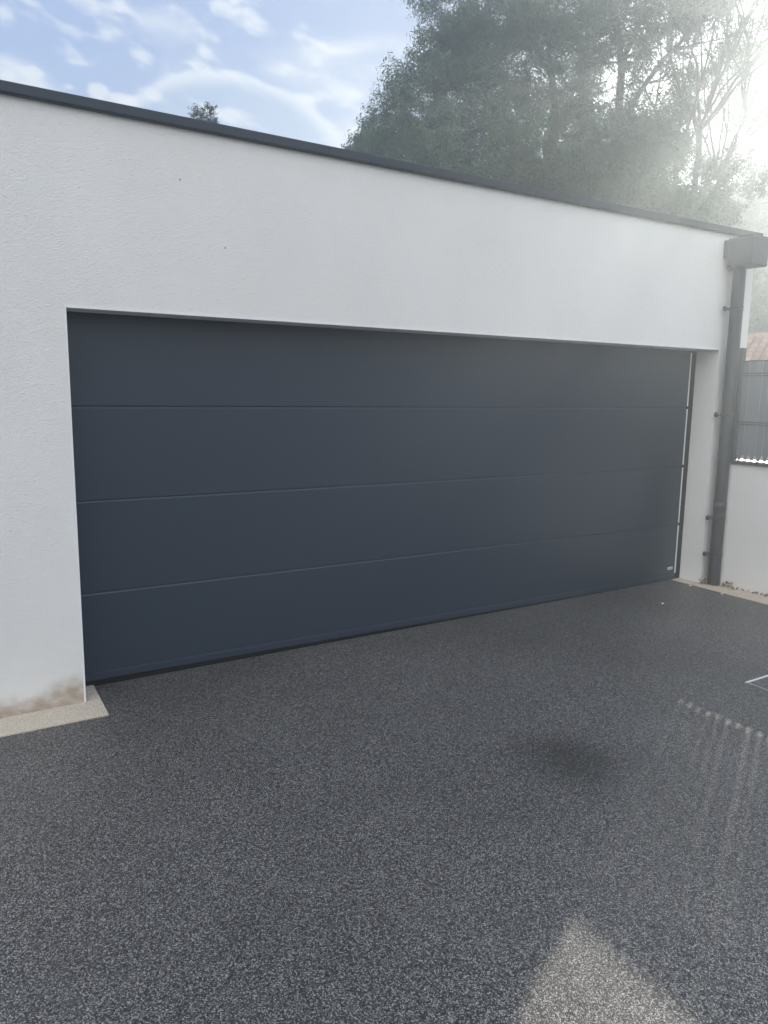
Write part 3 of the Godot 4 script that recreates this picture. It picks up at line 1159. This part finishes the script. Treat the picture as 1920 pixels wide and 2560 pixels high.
func build_trees() -> void:
	var slim := [spray_mesh(16, 0.34, 0.115, 0.013, 0.7, 1), spray_mesh(14, 0.30, 0.105, 0.012, 0.5, 2), spray_mesh(18, 0.38, 0.12, 0.013, 0.9, 3)]
	var broad := [spray_mesh(14, 0.24, 0.085, 0.021, 0.2, 4), spray_mesh(12, 0.22, 0.08, 0.022, 0.3, 5)]
	var lm := leaf_material(Color.WHITE, Color(0.26, 0.40, 0.14))
	var green := [Color(0.046, 0.098, 0.036), Color(0.036, 0.082, 0.034), Color(0.060, 0.118, 0.042)]
	var grey := [Color(0.050, 0.098, 0.044), Color(0.042, 0.086, 0.040), Color(0.062, 0.114, 0.050)]
	var deep := [Color(0.034, 0.058, 0.026), Color(0.045, 0.070, 0.030), Color(0.060, 0.085, 0.034)]

	var t := thing("leafy_tree", "large dense tree with a rounded crown rising behind the middle of the roof", "tree", Vector3(10.2, -0.16, -7.82))
	limb(t, "trunk", DENSE_TRUNK)
	var knots := []
	for l in [DENSE_A, DENSE_B, DENSE_C, DENSE_D]:
		limb(t, "limb", l)
		knots.append_array(l)
	branchlets(t, knots, DENSE, 4, 100)
	crown(t, DENSE, 360.0, slim, lm, green, 41, -0.06)

	t = thing("leafy_tree", "tall airy tree whose forked trunk shows through its thin crown", "tree", Vector3(10.47, -0.16, -6.13))
	limb(t, "trunk", TALL_TRUNK)
	knots = []
	for l in [TALL_A, TALL_B, TALL_C, TALL_D]:
		limb(t, "limb", l)
		knots.append_array(l)
	branchlets(t, knots, TALL, 6, 101)
	crown(t, TALL, 330.0, slim, lm, grey, 42, -0.03)

	t = thing("sparse_tree", "sparse tree of bare fanned branches against the bright sky", "tree", Vector3(10.5, -0.16, -4.54))
	limb(t, "trunk", SP1, 0.05)
	limb(t, "trunk", SP2, 0.05)
	limb(t, "trunk", SP3, 0.05)
	sparse_branches(t)
	crown(t, SPARSE, 420.0, slim, lm, grey, 43, -0.05, 0.85)

	t = thing("small_tree", "small leafy tree at the left foot of the dense tree", "tree", Vector3(7.84, -0.16, -11.0))
	limb(t, "trunk", [[7.84, -0.16, -11.0, 0.12], [7.84, 3.0, -11.0, 0.09], [7.84, 5.8, -11.0, 0.05]])
	branchlets(t, [[7.84, 4.6, -11.0, 0.05], [7.84, 5.6, -11.0, 0.05]], LOW, 4, 102)
	crown(t, LOW, 420.0, broad, lm, deep, 44, -0.2)

	t = thing("treetop", "distant dark treetop peeping alone over the roof edge on the left", "tree", Vector3(3.15, -0.16, -7.42))
	limb(t, "trunk", [[3.15, -0.16, -7.42, 0.08], [3.15, 3.0, -7.42, 0.06], [3.14, 5.25, -7.42, 0.015]], 0.02)
	branchlets(t, [[3.14, 4.7, -7.42, 0.02], [3.14, 5.2, -7.42, 0.015]], TINY, 3, 103, 0.008)
	crown(t, TINY, 2600.0, broad, lm, deep, 45, -0.6, 0.33)
	crown(t, [[3.15, 4.6, -7.42, 0.35, 1.0], [3.15, 4.1, -7.42, 0.5, 1.0]], 500.0, broad, lm, deep, 77, -0.3, 0.6)

	var says := ["leafy shrub under the left side of the dense tree", "leafy shrub under the middle of the dense tree", "leafy shrub between the dense tree and the airy tree", "leafy shrub at the foot of the airy tree", "leafy shrub just right of the airy tree's trunk",
		"leafy shrub at the feet of the sparse tree's stems", "leafy shrub right of the sparse tree's stems", "leafy shrub above the rainwater head", "leafy shrub at the photo's right edge, above the rainwater head", "broad shrub behind the tiled roof, to its right", "broad shrub behind the tiled roof and the rainwater head"]
	for i in HEDGES.size():
		var L = HEDGES[i]
		var s := thing("shrub", says[i], "shrub", Vector3(L[0], -0.16, L[2]), "shrubs behind the garage")
		limb(s, "stem", [[L[0], -0.16, L[2], 0.07], [L[0] + 0.1, L[1] * 0.5, L[2], 0.05], [L[0], L[1], L[2] + 0.05, 0.03]])
		var lobes := [L]
		var y: float = L[1]
		while y > 1.0:
			y -= 0.9
			lobes.append([L[0] + rng.randf_range(-0.2, 0.2), y, L[2] + rng.randf_range(-0.2, 0.2), L[3] * 1.02, 1.0])
		for k in 5:
			var a := rng.randf() * TAU
			lobes.append([L[0] + cos(a) * L[3] * 0.6, L[1] + L[3] * rng.randf_range(0.25, 0.8), L[2] + sin(a) * L[3] * 0.6, L[3] * 0.42, 0.9])
		crown(s, lobes, 300.0 if L[3] < 1.5 else 110.0, broad if i % 3 else slim, lm, deep if i % 2 else green, 60 + i, -0.25, 1.0 if L[3] < 1.5 else 1.6)

# upright, forking, almost leafless branches that spread like a fan
func sparse_branches(t: Node3D) -> void:
	var r := RandomNumberGenerator.new()
	r.seed = 909
	var st := surf()
	var heads := [[Vector3(10.27, 5.48, -4.83), 0.026, 4], [Vector3(10.48, 5.90, -4.56), 0.032, 7], [Vector3(10.69, 5.06, -4.29), 0.024, 4], [Vector3(10.86, 5.90, -4.05), 0.022, 5], [Vector3(10.47, 4.7, -4.58), 0.024, 3]]
	var todo := []
	for h in heads:
		for k in h[2]:
			# along the fan's plane, which runs from the airy tree towards the fence
			var lean: float = lerpf(-0.45, 0.95 if h[0].z < -4.5 else 0.30, (k + 0.5) / h[2]) + r.randf_range(-0.12, 0.12)
			var dir := (Vector3(0.28, 0.0, 0.72).normalized() * lean + Vector3(0, 1, 0) + rand_dir(r) * 0.15).normalized()
			todo.append([h[0], dir, h[1], 0])
	while todo.size() > 0:
		var b = todo.pop_back()
		var p: Vector3 = b[0]
		var dir: Vector3 = b[1]
		var rad: float = b[2]
		var depth: int = b[3]
		var ln := r.randf_range(0.7, 1.25) * (1.0 - 0.12 * depth)
		var q := p + dir * ln * 0.5 + rand_dir(r) * 0.04
		var e := q + (dir + Vector3(0, 0.10, 0)).normalized() * ln * 0.5
		bark_tube(st, [[p.x - t.position.x, p.y - t.position.y, p.z - t.position.z, rad], [q.x - t.position.x, q.y - t.position.y, q.z - t.position.z, rad * 0.85], [e.x - t.position.x, e.y - t.position.y, e.z - t.position.z, rad * 0.68]], 0.03, 6)
		if depth < 3:
			for k in (2 if r.randf() < 0.75 else 1):
				var nd := (dir + rand_dir(r) * 0.42 + Vector3(0, 0.08, 0)).normalized()
				todo.append([e, nd, rad * 0.64, depth + 1])
	part("branches", st, m_bark, t)

# ---------------------------------------------------------------- small things
func build_small_things() -> void:
	# dead leaves blown against the foot of the downpipe and the wall
	var st := surf()
	for i in 70:
		var x: float
		var z: float
		if i < 20:
			x = 5.0 + rng.randf_range(-0.035, 0.02)
			z = 0.03 + rng.randf_range(-0.02, 0.05)
		elif i < 52:
			x = 5.085 + rng.randf_range(-0.05, 0.02)
			z = 0.155 + absf(rng.randfn()) * 0.07
		else:
			x = 5.095 + rng.randf_range(-0.02, 0.01)
			z = rng.randf_range(0.35, 0.60)
		var at := Vector3(x, 0.044 + rng.randf() * (0.04 if i < 52 else 0.012), z)
		var u := Vector3(rng.randfn(), rng.randfn() * 0.4, rng.randfn()).normalized() * rng.randf_range(0.012, 0.024)
		var v := u.cross(Vector3(rng.randfn() * 0.5, 1, rng.randfn() * 0.5)).normalized() * rng.randf_range(0.005, 0.010)
		quad(st, at - u, at + v + Vector3(0, 0.004, 0), at + u, at - v + Vector3(0, 0.003, 0))
	var o := commit("dry_leaves", st, m_dry)
	o.set_meta("kind", "stuff")
	tag(o, "brown dry leaves heaped at the foot of the downpipe", "leaves")
	var says := ["white pebble on the dark gravel in front of the door's right end", "white pebble beside the pale slab right of the downpipe", "white pebble beside the pale slab at the door jamb"]
	var spots := [Vector3(4.189, 0.0, 0.266), Vector3(4.844, 0.0, 0.323), Vector3(4.85, 0.0, 0.02)]
	for i in 3:
		var s := SphereMesh.new()
		s.radius = 0.009
		s.height = 0.012
		s.radial_segments = 10
		s.rings = 6
		var p := MeshInstance3D.new()
		p.name = numbered("pebble")
		p.mesh = s
		p.material_override = m_bead
		p.position = spots[i] + Vector3(0, gy(spots[i].x) + 0.004, 0)
		p.scale = Vector3(1.4, 0.8, 0.9)
		p.rotation.y = i * 1.1
		add_child(p)
		tag(p, says[i], "pebble")
